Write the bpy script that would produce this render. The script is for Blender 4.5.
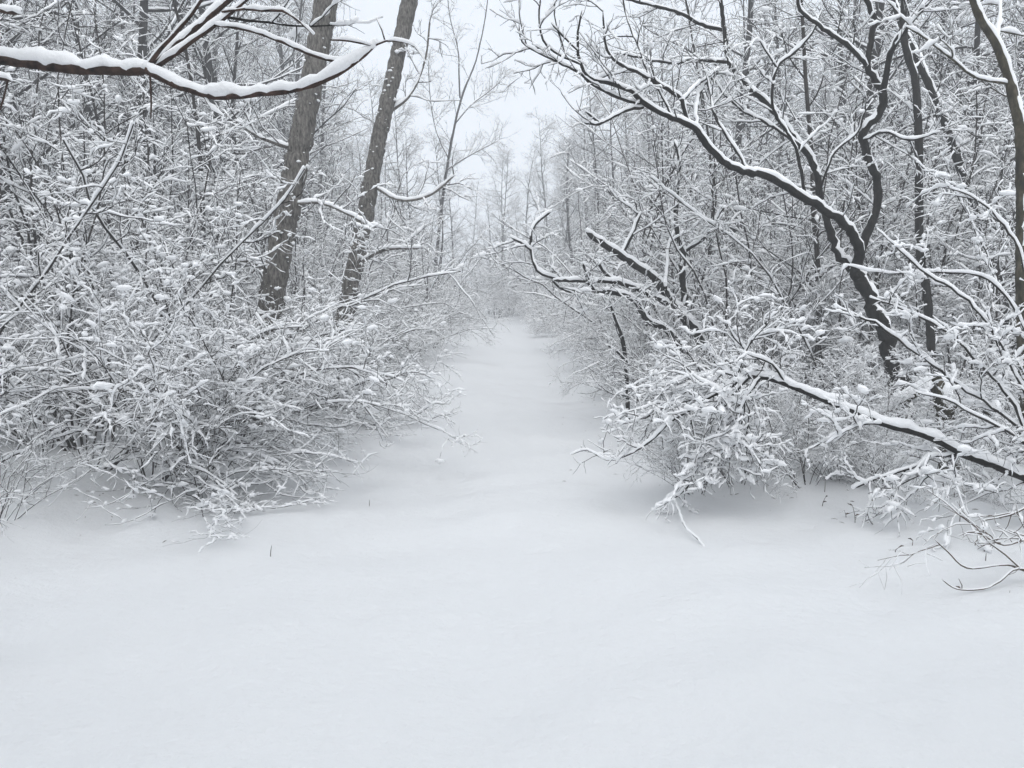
import bpy, math, random
import numpy as np
from mathutils import Vector

for o in list(bpy.data.objects):
    bpy.data.objects.remove(o)
scene = bpy.context.scene
COL = scene.collection

# ------------------------------------------------------------------ camera
CAM = np.array([0.0, 0.0, 1.6]); PITCH = math.radians(6.4); LENS = 28.0
FPX = 1024 * LENS / 36.0
cam_d = bpy.data.cameras.new('camera'); cam = bpy.data.objects.new('camera', cam_d); COL.objects.link(cam)
cam.location = CAM; cam.rotation_euler = (math.radians(90) - PITCH, 0, 0)
cam_d.lens = LENS; cam_d.sensor_width = 36; cam_d.clip_start = 0.05; cam_d.clip_end = 1500
scene.camera = cam

# ------------------------------------------------------------------ overcast sky, soft sun, exposure
SUN_EL, SUN_AZ = math.radians(58), math.radians(180)
world = bpy.data.worlds.new('World'); scene.world = world; world.use_nodes = True
wn, wl = world.node_tree.nodes, world.node_tree.links
wn.clear()
wo = wn.new('ShaderNodeOutputWorld'); wb = wn.new('ShaderNodeBackground')
sk = wn.new('ShaderNodeTexSky'); sk.sky_type = 'NISHITA'; sk.sun_disc = False
sk.sun_elevation = SUN_EL; sk.sun_rotation = SUN_AZ; sk.air_density = 1.0; sk.dust_density = 3.0; sk.ozone_density = 1.0
hs = wn.new('ShaderNodeHueSaturation'); hs.inputs['Saturation'].default_value = 0.15
mx = wn.new('ShaderNodeMix'); mx.data_type = 'RGBA'; mx.inputs[0].default_value = 0.75      # cloud deck over the clear sky
mx.inputs[7].default_value = (7.65, 8.2, 8.9, 1)
wl.new(sk.outputs[0], hs.inputs['Color']); wl.new(hs.outputs[0], mx.inputs[6])
wl.new(mx.outputs[2], wb.inputs[0]); wl.new(wb.outputs[0], wo.inputs[0])
wb.inputs[1].default_value = 0.15
sd = bpy.data.lights.new('sun', 'SUN'); sun = bpy.data.objects.new('sun', sd); COL.objects.link(sun)
sd.energy = 1.5; sd.angle = math.radians(60); sd.color = (1.0, 0.98, 0.95)
dv = Vector((math.sin(SUN_AZ) * math.cos(SUN_EL), math.cos(SUN_AZ) * math.cos(SUN_EL), math.sin(SUN_EL)))
sun.rotation_euler = dv.to_track_quat('Z', 'Y').to_euler()
vs = scene.view_settings
vs.view_transform = 'Standard'; vs.look = 'None'; vs.gamma = 1; vs.use_curve_mapping = False; vs.exposure = -0.05
scene.render.engine = 'CYCLES'
cy = scene.cycles
cy.max_bounces = 9; cy.diffuse_bounces = 8; cy.glossy_bounces = 1; cy.transmission_bounces = 1; cy.volume_bounces = 2
cy.transparent_max_bounces = 4; cy.use_denoising = True; cy.use_adaptive_sampling = True; cy.adaptive_threshold = .025; cy.adaptive_min_samples = 32
cy.caustics_reflective = False; cy.caustics_refractive = False

# ------------------------------------------------------------------ materials
def nodes_of(name):
    m = bpy.data.materials.new(name); m.use_nodes = True
    n, l = m.node_tree.nodes, m.node_tree.links
    return m, n, l, n['Principled BSDF']

def make_snow(name, col, scale, strength, dist, thin=0):
    m, n, l, b = nodes_of(name)
    tc = n.new('ShaderNodeTexCoord')
    n1 = n.new('ShaderNodeTexNoise'); n1.inputs['Scale'].default_value = scale; n1.inputs['Detail'].default_value = 6
    n1.inputs['Roughness'].default_value = .62
    bp = n.new('ShaderNodeBump'); bp.inputs['Strength'].default_value = strength; bp.inputs['Distance'].default_value = dist
    l.new(tc.outputs['Object'], n1.inputs['Vector']); l.new(n1.outputs['Fac'], bp.inputs['Height'])
    l.new(bp.outputs[0], b.inputs['Normal'])
    b.inputs['Base Color'].default_value = (*col, 1); b.inputs['Roughness'].default_value = .75
    b.inputs['Specular IOR Level'].default_value = .2
    if thin:                                                            # light passes through small lumps of snow
        tr = n.new('ShaderNodeBsdfTranslucent'); tr.inputs['Color'].default_value = (*col, 1); ms = n.new('ShaderNodeMixShader'); ms.inputs[0].default_value = thin
        l.new(b.outputs[0], ms.inputs[1]); l.new(tr.outputs[0], ms.inputs[2]); l.new(ms.outputs[0], n['Material Output'].inputs['Surface'])
    return m

def make_bark(name, c0, c1, scale, stretch, strength, dist, rough=.9, moss=None):
    m, n, l, b = nodes_of(name)
    tc = n.new('ShaderNodeTexCoord'); mp = n.new('ShaderNodeMapping'); mp.inputs['Scale'].default_value = (1, 1, stretch)
    no = n.new('ShaderNodeTexNoise'); no.inputs['Scale'].default_value = scale; no.inputs['Detail'].default_value = 7; no.inputs['Roughness'].default_value = .65
    cr = n.new('ShaderNodeValToRGB'); e = cr.color_ramp.elements
    e[0].position, e[1].position = .35, .68; e[0].color, e[1].color = (*c0, 1), (*c1, 1)
    if moss:
        k = cr.color_ramp.elements.new(.52); k.color = (*moss, 1)
    oi = n.new('ShaderNodeObjectInfo'); mr = n.new('ShaderNodeMapRange')
    mr.inputs['To Min'].default_value = .75; mr.inputs['To Max'].default_value = 1.3
    hv = n.new('ShaderNodeHueSaturation')
    bp = n.new('ShaderNodeBump'); bp.inputs['Strength'].default_value = strength; bp.inputs['Distance'].default_value = dist
    l.new(tc.outputs['Object'], mp.inputs['Vector']); l.new(mp.outputs[0], no.inputs['Vector'])
    l.new(no.outputs['Fac'], cr.inputs['Fac']); l.new(cr.outputs[0], hv.inputs['Color'])
    l.new(oi.outputs['Random'], mr.inputs['Value']); l.new(mr.outputs[0], hv.inputs['Value'])
    l.new(hv.outputs[0], b.inputs['Base Color']); l.new(no.outputs['Fac'], bp.inputs['Height']); l.new(bp.outputs[0], b.inputs['Normal'])
    b.inputs['Roughness'].default_value = rough; b.inputs['Specular IOR Level'].default_value = .25
    return m

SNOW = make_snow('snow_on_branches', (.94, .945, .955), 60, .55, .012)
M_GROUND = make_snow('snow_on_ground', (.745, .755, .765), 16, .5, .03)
BARK_DARK = make_bark('wet_black_bark', (.004, .004, .0035), (.02, .0175, .015), 30, .4, .8, .01)
BARK_GREY = make_bark('grey_brown_bark', (.042, .039, .035), (.29, .272, .248), 46, .3, 1.0, .03)
BARK_TWIG = make_bark('twig_bark', (.014, .012, .011), (.045, .039, .035), 14, 1, .2, .003)
BARK_FOREST = make_bark('forest_bark', (.010, .0095, .0095), (.036, .033, .032), 16, .3, .6, .02)
BARK_RED = make_bark('reddish_branch_bark', (.012, .009, .008), (.085, .05, .038), 26, .7, .7, .008)
BARK_MOSS = make_bark('mossy_bark', (.018, .016, .012), (.10, .083, .06), 22, .4, .8, .012, moss=(.045, .04, .024))
STRAW = make_bark('dead_stem', (.06, .045, .035), (.14, .11, .085), 40, .5, .3, .002)

# ------------------------------------------------------------------ helpers
def unproj(px, py, d):
    f = np.array([0, math.cos(PITCH), -math.sin(PITCH)]); u = np.array([0, math.sin(PITCH), math.cos(PITCH)]); r = np.array([1.0, 0, 0])
    return CAM + d * (f + (px - 512) / FPX * r + (384 - py) / FPX * u)

_rs = np.random.RandomState(5)
_W = [(_rs.uniform(.25, .6), _rs.uniform(0, 6.28), _rs.uniform(0, 6.28), .035) for _ in range(6)] + \
     [(_rs.uniform(.8, 1.8), _rs.uniform(0, 6.28), _rs.uniform(0, 6.28), .011) for _ in range(8)] + \
     [(_rs.uniform(2.5, 5.5), _rs.uniform(0, 6.28), _rs.uniform(0, 6.28), .0035) for _ in range(12)]
def sstep(a, b, x):
    t = np.clip((x - a) / (b - a), 0, 1); return t * t * (3 - 2 * t)
EL = ([0, 5, 6.6, 10, 15, 19.5, 22, 27, 42, 55, 62], [-4.2, -3.3, -2.0, -1.7, -2.15, -1.3, -1.45, -2.3, -1.9, -5, -7])
ER = ([0, 4.5, 6.2, 6.6, 8, 12, 16, 20, 30, 42, 52, 62], [5.0, 3.6, 1.9, 1.45, 1.3, 1.15, 1.65, 1.15, 1.4, 1.0, -.6, -3])
def edge_l(y): return np.interp(y, *EL)
def edge_r(y): return np.interp(y, *ER)
DENTS = [(-.72, 3.18, .05, .012), (-.62, 3.55, .07, .014), (-.30, 3.75, .05, .01), (-.25, 4.6, .08, .014), (-.66, 4.9, .06, .01),
         (.95, 3.3, .04, .012), (1.25, 3.4, .03, .01), (1.6, 4.2, .05, .012), (.4, 5.4, .07, .01), (.1, 6.6, .09, .014), (-.2, 8.1, .1, .016)]
def ground_h(x, y):
    x = np.asarray(x, float); y = np.asarray(y, float)
    h = np.zeros(np.broadcast(x, y).shape)
    for k, a, ph, amp in _W:
        h = h + amp * np.sin(k * (x * math.cos(a) + y * math.sin(a)) * 2 + ph)
    far = np.clip(np.hypot(x, y) / 60, 0, 1)
    h = h * (1 - .3 * far)
    out = np.maximum(edge_l(y) - x, x - edge_r(y))
    h = h + .10 * sstep(-.3, .9, out) + .05 * np.sin(x * 2.1 + 1) * np.sin(y * 1.7) * sstep(0, .8, out)
    h = h - .03 * np.exp(-((x + .1) / .9) ** 2)
    for dx, dy, s, a in DENTS:
        h = h - a * np.exp(-((x - dx) ** 2 + (y - dy) ** 2) / s ** 2)
    return h
def gz(x, y): return float(ground_h(x, y))

def build_mesh(name, V, Q, mat):
    V = np.asarray(V, np.float32); Q = np.asarray(Q, np.int32)
    me = bpy.data.meshes.new(name)
    me.vertices.add(len(V)); me.vertices.foreach_set('co', V.ravel())
    me.loops.add(Q.size); me.loops.foreach_set('vertex_index', Q.ravel())
    me.polygons.add(len(Q)); me.polygons.foreach_set('loop_start', np.arange(0, Q.size, 4, dtype=np.int32))
    me.polygons.foreach_set('use_smooth', np.ones(len(Q), bool))
    me.update(calc_edges=True); me.materials.append(mat)
    return me

def link(name, me, parent=None, kind=None):
    o = bpy.data.objects.new(name, me); COL.objects.link(o)
    if parent is not None: o.parent = parent
    if kind: o['kind'] = kind
    return o

def thing(name, label, cat, loc=(0, 0, 0), group=None):
    o = bpy.data.objects.new(name, None); COL.objects.link(o); o.location = loc
    o['label'] = label; o['category'] = cat; o.empty_display_size = .2
    if group: o['group'] = group
    return o

def _groups(polys):
    g = {}
    for p, r in polys:
        g.setdefault(len(p), []).append((p, r))
    for n, L in g.items():
        yield np.array([a for a, _ in L], float), np.array([b for _, b in L], float)

def _frames(P, snow):
    T = np.gradient(P, axis=1); T /= np.linalg.norm(T, axis=2, keepdims=True) + 1e-9
    ref = np.zeros_like(P); ref[..., 2] = 1
    if not snow:
        steep = np.abs(T.mean(axis=1)[:, 2]) > .8
        ref[steep] = (1, 0, 0)
    S = np.cross(T, ref); S /= np.linalg.norm(S, axis=2, keepdims=True) + 1e-9
    U = np.cross(S, T)
    return T, S, U

def _skin(P, S, U, A, B, sides, V, Q, base):
    M, n = A.shape
    a = np.arange(sides) * 2 * math.pi / sides + (math.pi / 2)
    R = P[:, :, None, :] + S[:, :, None, :] * (A[:, :, None] * np.cos(a))[..., None] + U[:, :, None, :] * (B[:, :, None] * np.sin(a))[..., None]
    V.append(R.reshape(-1, 3))
    i = np.arange(n - 1)[:, None]; j = np.arange(sides)[None]; j2 = (j + 1) % sides
    q = np.stack([i * sides + j, i * sides + j2, (i + 1) * sides + j2, (i + 1) * sides + j], -1).reshape(-1, 4)
    q = (q[None] + (np.arange(M) * n * sides)[:, None, None]).reshape(-1, 4) + base
    Q.append(q)
    return base + M * n * sides

def tubes(polys, sides):
    V, Q, base = [], [], 0
    for P, R in _groups(polys):
        T, S, U = _frames(P, False)
        base = _skin(P, S, U, R, R, sides, V, Q, base)
    return np.concatenate(V), np.concatenate(Q)

def snow_tubes(polys, sides, depth, seed, gap=.10, lo=.25, hi=.7, sig=.5, wide=.42, steep=0.0, sub=1, bare=.0):
    """A ridge of snow lying along the top of each polyline: deepest where the branch runs level."""
    rs = np.random.RandomState(seed); V, Q, base = [], [], 0
    for P, R in _groups(polys):
        for _ in range(sub - 1):
            P2 = np.empty((P.shape[0], P.shape[1] * 2 - 1, 3)); P2[:, ::2] = P; P2[:, 1::2] = (P[:, 1:] + P[:, :-1]) / 2
            R2 = np.empty(P2.shape[:2]); R2[:, ::2] = R; R2[:, 1::2] = (R[:, 1:] + R[:, :-1]) / 2
            P, R = P2, R2
        M, n = R.shape
        T, S, U = _frames(P, True)
        hor = np.sqrt(np.clip(1 - T[..., 2] ** 2, 0, 1))
        h = depth * (steep + (1 - steep) * np.clip((hor - lo) / (hi - lo), 0, 1)) * np.minimum(np.exp(rs.normal(0, sig, (M, n))), 2.0)
        g = (rs.rand(M, n) < gap).astype(float)
        h *= 1 - .92 * g
        if bare: h *= np.where(rs.rand(M, 1) < bare, .04, np.clip(np.exp(rs.normal(0, .35, (M, 1))), .4, 1.6))
        h *= np.clip(.45 + R / (depth * .5), 0, 1.0)
        if n > 14: h[:, 1:-1] = .25 * h[:, :-2] + .5 * h[:, 1:-1] + .25 * h[:, 2:]
        h[:, 0] *= .8; h[:, -1] *= .75
        C = .4 * R + h * .5; B = .6 * R + h * .5
        A = np.maximum(.92 * R * np.clip(h / (.25 * R + 1e-6), .25, 1), wide * h + .45 * R)
        kill = h < depth * .05
        A = np.where(kill, .2 * R, A); B = np.where(kill, .2 * R, B); C = np.where(kill, 0, C)
        Pc = P + U * (C + rs.normal(0, .10, C.shape) * h)[..., None] + S * (rs.normal(0, .16, C.shape) * h)[..., None] * np.where(R < .02, 1, .45)[..., None]
        a0 = Pc[:, :1] - T[:, :1] * (.5 * B[:, :1])[..., None]; a1 = Pc[:, -1:] + T[:, -1:] * (.5 * B[:, -1:])[..., None]   # rounded ends
        Pc = np.concatenate([a0, Pc, a1], 1); S = np.concatenate([S[:, :1], S, S[:, -1:]], 1); U = np.concatenate([U[:, :1], U, U[:, -1:]], 1)
        A = np.concatenate([A[:, :1] * .25, A, A[:, -1:] * .25], 1); B = np.concatenate([B[:, :1] * .25, B, B[:, -1:] * .25], 1)
        base = _skin(Pc, S, U, A, B, sides, V, Q, base)
    return np.concatenate(V), np.concatenate(Q)

def clumps(polys, share, size, seed):
    """Small lumps of snow caught where twigs fork or cross."""
    rs = np.random.RandomState(seed); out = []
    for P, R in polys:
        if rs.rand() > share: continue
        i = rs.randint(0, max(1, len(P) // 2)); a = rs.uniform(0, 6.28); s = size * np.clip(np.exp(rs.normal(0, .4)), .5, 2.0)
        d = np.array([math.cos(a), math.sin(a), rs.normal(0, .25)]); k = np.array([-1.0, -.7, -.1, .5, .9, 1.05])
        Q = P[i] + np.array([0, 0, .5 * s + R[i] * .5]) + d * (k * s * rs.uniform(.9, 1.7))[:, None] + rs.normal(0, .12 * s, (6, 3))
        out.append((Q, s * np.array([.15, .55, .85, .8, .5, .1]) * rs.uniform(.6, .8)))
    return out

def smooth_path(pts, rad, step, jitter=0, rng=None):
    """Catmull-Rom through traced points, resampled about every STEP metres."""
    P = np.asarray(pts, float); R = np.asarray(rad, float)
    E = np.concatenate([[2 * P[0] - P[1]], P, [2 * P[-1] - P[-2]]])
    out, ro = [], []
    for i in range(len(P) - 1):
        k = max(1, int(np.linalg.norm(P[i + 1] - P[i]) / step))
        for t in np.arange(k) / k:
            a, b, c, d = E[i:i + 4]
            out.append(.5 * ((2 * b) + (c - a) * t + (2 * a - 5 * b + 4 * c - d) * t * t + (3 * b - a - 3 * c + d) * t ** 3))
            ro.append(R[i] * (1 - t) + R[i + 1] * t)
    out.append(P[-1]); ro.append(R[-1])
    out = np.array(out); ro = np.array(ro)
    if jitter and rng is not None:
        s = np.array([[rng.gauss(0, 1) for _ in range(3)] for _ in range(len(out))]) * jitter * ro[:, None]
        s[0] = 0; out = out + s
        ro = ro * np.array([rng.uniform(.93, 1.08) for _ in range(len(ro))])
    return out, ro

def resample(P, R, n):
    P = np.asarray(P); R = np.asarray(R)
    t = np.linspace(0, 1, n); s = np.linspace(0, 1, len(P))
    return np.stack([np.interp(t, s, P[:, i]) for i in range(3)], 1), np.interp(t, s, R)

# ------------------------------------------------------------------ growing wood
def rand_perp(rng, d):
    v = Vector((rng.gauss(0, 1), rng.gauss(0, 1), rng.gauss(0, 1))); v = v - d * v.dot(d)
    return v.normalized()

def grow(rng, out, p, d, L, r, lev, spec):
    S = spec[lev]; n = S['n']; st = L / (n - 1)
    p = Vector(p); d = Vector(d).normalized(); pts = [p.copy()]; rad = [r]; dirs = [d.copy()]
    tip = S.get('tip', .35)
    for i in range(1, n):
        w = S['wander']
        d = (d + Vector((rng.gauss(0, w), rng.gauss(0, w), rng.gauss(0, w) + S['trop'] * st * (.4 + 1.2 * i / n)))).normalized()
        p = p + d * st
        if p.z < .02: p.z = .02 + rng.random() * .03
        pts.append(p.copy()); dirs.append(d.copy()); rad.append(r * (1 - (1 - tip) * i / (n - 1)))
    out[lev].append((np.array(pts), np.array(rad)))
    if lev + 1 < len(spec):
        sprout(rng, out, pts, dirs, rad, L, lev, spec)

def sprout(rng, out, pts, dirs, rad, L, lev, spec):
    S = spec[lev]; n = len(pts); C = spec[lev + 1]
    k = max(1, int(round(S['kids'] * rng.uniform(.75, 1.25))))
    for c in range(k):
        t = S['t0'] + (1 - S['t0']) * (c + rng.random()) / k
        x = min(t * (n - 1), n - 1.001); i = int(x); f = x - i
        q = pts[i].lerp(pts[i + 1], f); dd = dirs[i]
        a = math.radians(rng.gauss(C['ang'], 12))
        nd = dd * math.cos(a) + rand_perp(rng, dd) * math.sin(a)
        nd.z += C.get('lift', 0)
        Lc = C['len'] * rng.uniform(.55, 1.35) * (1 - C.get('fall', .45) * (t - S['t0']) / (1 - S['t0'] + 1e-6))
        rc = min(C['rad'], rad[i] * .8)
        grow(rng, out, q, nd, Lc, rc, lev + 1, spec)

def from_trace(rng, P, R, spec, out):
    """Side twigs along a traced limb (spec[0] tells how many, spec[1:] how they grow)."""
    pts = [Vector(p) for p in P]
    dirs = [(pts[min(i + 1, len(pts) - 1)] - pts[max(i - 1, 0)]).normalized() for i in range(len(pts))]
    sprout(rng, out, pts, dirs, list(R), 0, 0, spec)

# ------------------------------------------------------------------ ground
def build_ground():
    def axis(fine0, fine1, step, lo, hi, g=1.13):
        a = list(np.arange(fine0, fine1, step)); s = step
        while a[-1] < hi: s *= g; a.append(a[-1] + s)
        s = step; b = [fine0]
        while b[-1] > lo: s *= g; b.append(b[-1] - s)
        return np.array(sorted(b[1:]) + a)
    xs = axis(-4.5, 4.5, .045, -280, 280); ys = axis(2.0, 12.0, .045, -60, 280, 1.06)
    X, Y = np.meshgrid(xs, ys); Z = ground_h(X, Y)
    rs = np.random.RandomState(8)
    for _ in range(520):                                                # dimples where snow dropped from the branches, and small humps of buried plants
        y = 2.2 + 9.5 * rs.rand() ** 1.3; x = rs.uniform(-.66, .66) * y; e = max(edge_l(y) - x, x - edge_r(y)); near = math.exp(-abs(e) / .7)
        s = rs.uniform(.03, .075) * (1 + near * rs.rand()); a = -rs.uniform(.003, .014) if rs.rand() > .55 * near else rs.uniform(.01, .05) * near
        if a > 0: s *= 1.8
        i0, i1 = np.searchsorted(xs, [x - 3 * s, x + 3 * s]); j0, j1 = np.searchsorted(ys, [y - 3 * s, y + 3 * s])
        Z[j0:j1, i0:i1] += a * np.exp(-((X[j0:j1, i0:i1] - x) ** 2 + ((Y[j0:j1, i0:i1] - y) * rs.uniform(.6, 1)) ** 2) / s ** 2)
    V = np.stack([X, Y, Z], -1).reshape(-1, 3); nx, ny = len(xs), len(ys)
    i, j = np.meshgrid(np.arange(ny - 1), np.arange(nx - 1), indexing='ij'); b = (i * nx + j).ravel()
    Q = np.stack([b, b + 1, b + nx + 1, b + nx], 1)
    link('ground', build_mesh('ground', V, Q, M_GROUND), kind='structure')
build_ground()

# ------------------------------------------------------------------ plant prototypes
PARTS = {}
def make_proto(key, spec, stems, seed, bark, snow_d, split_stems, sides=(6, 4, 3, 3), snow_sides=(5, 4, 4, 3), fine=False, lump=None, **sk_):
    """PARTS[key]: list of (part name, mesh, kind) in the plant's own space."""
    rng = random.Random(seed); out = [[] for _ in spec]
    for p, d, L, r in stems(rng):
        grow(rng, out, p, d, L, r, 0, spec)
    parts = []
    if split_stems:
        for q in out[0]:
            parts.append((split_stems, build_mesh(key + '_' + split_stems, *tubes([q], sides[0]), bark), None))
    V, Q, b = [], [], 0
    for lev in range(0 if not split_stems else 1, len(spec)):
        v, q = tubes(out[lev], sides[lev]); V.append(v); Q.append(q + b); b += len(v)
    parts.append(('crown', build_mesh(key + '_crown', np.concatenate(V), np.concatenate(Q), bark), 'stuff'))
    V, Q, b = [], [], 0
    for lev in range(len(spec)):
        v, q = snow_tubes(out[lev], snow_sides[lev], snow_d[lev], seed + lev, sub=(3, 2, 2, 1)[lev] if fine else (3, 2, 1, 1)[lev], **sk_); V.append(v); Q.append(q + b); b += len(v)
    if lump:
        v, q = tubes(clumps(out[1] + out[2] + out[3], *lump, seed), 5); V.append(v); Q.append(q + b); b += len(v)
    parts.append(('snow', build_mesh(key + '_snow', np.concatenate(V), np.concatenate(Q), SNOW), 'stuff'))
    PARTS[key] = parts

def plant(key, name, label, cat, x, y, rot, sc, group=None, tilt=0):
    o = thing(name, label, cat, (x, y, gz(x, y) - .05), group)
    o.rotation_euler = (tilt, 0, rot); o.scale = (sc, sc, sc)
    for nm, me, kind in PARTS[key]:
        link(nm, me, o, kind)
    return o

ARCH = [dict(n=12, wander=.10, trop=-.36, kids=9, t0=.26, tip=.35),
        dict(n=8, wander=.18, trop=-.28, kids=5, t0=.15, ang=44, len=.85, rad=.0055, fall=.5, tip=.4, lift=.08),
        dict(n=6, wander=.25, trop=-.2, kids=2.5, t0=.2, ang=48, len=.36, rad=.0036, fall=.3, tip=.5),
        dict(n=4, wander=.3, trop=-.15, ang=50, len=.17, rad=.0028, fall=.2, tip=.6)]
def arch_stems(rng, n=11, lean=.6):
    for i in range(n):
        a = rng.uniform(-math.pi, math.pi); ti = math.radians(rng.uniform(12, 52))
        d = (math.cos(a) * math.sin(ti) + lean * rng.uniform(.1, .8), math.sin(a) * math.sin(ti), math.cos(ti))
        b = rng.uniform(.02, .28)
        yield (math.cos(a) * b, math.sin(a) * b, 0), d, rng.uniform(1.5, 2.7), rng.uniform(.007, .012)
def vary(spec, kid=1, ln=1, trop=1, wan=1):
    out = [dict(x) for x in spec]
    for x in out:
        x['trop'] *= trop; x['wander'] *= wan
        if 'kids' in x: x['kids'] *= kid
        if 'len' in x: x['len'] *= ln
    return out
for k, (sp, ns, bare) in enumerate([(vary(ARCH), 11, .18), (vary(ARCH, .85, 1.3, 1.5, .8), 10, .2), (vary(ARCH, 1.25, .78, .7, 1.3), 12, .15), (vary(ARCH, .7, 1.1, .55, .9), 15, .3)]):
    make_proto('arch%d' % k, sp, lambda r, n=ns: arch_stems(r, n), 11 + k, BARK_TWIG, (.019, .019, .017, .0145), 'stem', steep=.07, fine=True, bare=bare, gap=.26, sig=.6, wide=.45, lump=(.24, .018))

TALL = [dict(n=12, wander=.13, trop=-.08, kids=11, t0=.12, tip=.3),
        dict(n=8, wander=.16, trop=-.15, kids=5, t0=.15, ang=50, len=1.0, rad=.0065, fall=.5, tip=.4),
        dict(n=5, wander=.22, trop=-.15, kids=2, t0=.15, ang=46, len=.4, rad=.004, fall=.3, tip=.5),
        dict(n=4, wander=.25, trop=-.1, ang=46, len=.19, rad=.003, fall=.2, tip=.6)]
def tall_stems(rng, n=8):
    for i in range(n):
        a = rng.uniform(-math.pi, math.pi); ti = math.radians(rng.uniform(3, 27)); b = rng.uniform(.02, .3)
        yield (math.cos(a) * b, math.sin(a) * b, 0), (math.cos(a) * math.sin(ti), math.sin(a) * math.sin(ti), math.cos(ti)), rng.uniform(3.0, 5.0), rng.uniform(.012, .022)
for k in range(3):
    make_proto('tall%d' % k, vary(TALL, (1, .8, 1.15)[k], (1, 1.25, .85)[k], (1, 1.8, .4)[k]), tall_stems, 31 + k, BARK_TWIG, (.015, .020, .018, .0155), 'stem', steep=.05, bare=.3, gap=.25, sig=.6, wide=.48, lump=(.2, .024))

SAP = [dict(n=16, wander=.05, trop=.02, kids=22, t0=.10, tip=.15),
       dict(n=8, wander=.13, trop=.05, kids=6, t0=.15, ang=58, len=1.5, rad=.011, fall=.7, tip=.3),
       dict(n=5, wander=.2, trop=-.1, kids=3, t0=.2, ang=45, len=.5, rad=.005, fall=.4, tip=.5),
       dict(n=4, wander=.22, trop=-.1, ang=42, len=.24, rad=.0036, fall=.2, tip=.6)]
def sap_stems(rng):
    yield (0, 0, 0), (rng.gauss(0, .07), rng.gauss(0, .07), 1), rng.uniform(6.5, 8.5), rng.uniform(.03, .045)
for k in range(3):
    make_proto('sap%d' % k, SAP, sap_stems, 51 + k, BARK_TWIG, (.022, .018, .015, .012), 'trunk', sides=(8, 5, 3, 3), bare=.45, gap=.25, sig=.55, wide=.48, lump=(.15, .026))

FOR = [dict(n=20, wander=.035, trop=.02, kids=34, t0=.14, tip=.12),
       dict(n=9, wander=.12, trop=.07, kids=8, t0=.15, ang=55, len=3.0, rad=.032, fall=.65, tip=.25),
       dict(n=6, wander=.18, trop=.0, kids=4, t0=.2, ang=45, len=1.05, rad=.010, fall=.4, tip=.4),
       dict(n=4, wander=.2, trop=-.05, ang=40, len=.5, rad=.0055, fall=.2, tip=.55)]
def for_stems(rng):
    yield (0, 0, 0), (rng.gauss(0, .05), rng.gauss(0, .05), 1), rng.uniform(12, 15), rng.uniform(.09, .14)
for k in range(3):
    make_proto('for%d' % k, FOR, for_stems, 71 + k, BARK_FOREST, (.034, .026, .017, .012), 'trunk', sides=(10, 5, 3, 3), gap=.28, bare=.3)

# ------------------------------------------------------------------ traced trees and branches
TW_MED = [dict(kids=6, t0=.15),
          dict(n=7, wander=.16, trop=.15, kids=4, t0=.2, ang=50, len=.65, rad=.007, fall=.5, tip=.4),
          dict(n=5, wander=.2, trop=.05, kids=2, t0=.2, ang=45, len=.28, rad=.004, fall=.3, tip=.5),
          dict(n=3, wander=.2, trop=0, ang=42, len=.13, rad=.003, fall=.2, tip=.6)]
TW_FEW = [dict(kids=3, t0=.2)] + TW_MED[1:]
TW_DROOP = [dict(kids=8, t0=.1),
            dict(n=8, wander=.22, trop=-.35, kids=4, t0=.15, ang=55, len=.5, rad=.0052, fall=.4, tip=.4),
            dict(n=6, wander=.28, trop=-.3, kids=2, t0=.15, ang=50, len=.24, rad=.0036, fall=.3, tip=.5),
            dict(n=4, wander=.3, trop=-.2, ang=48, len=.12, rad=.0028, fall=.2, tip=.6)]

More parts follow.
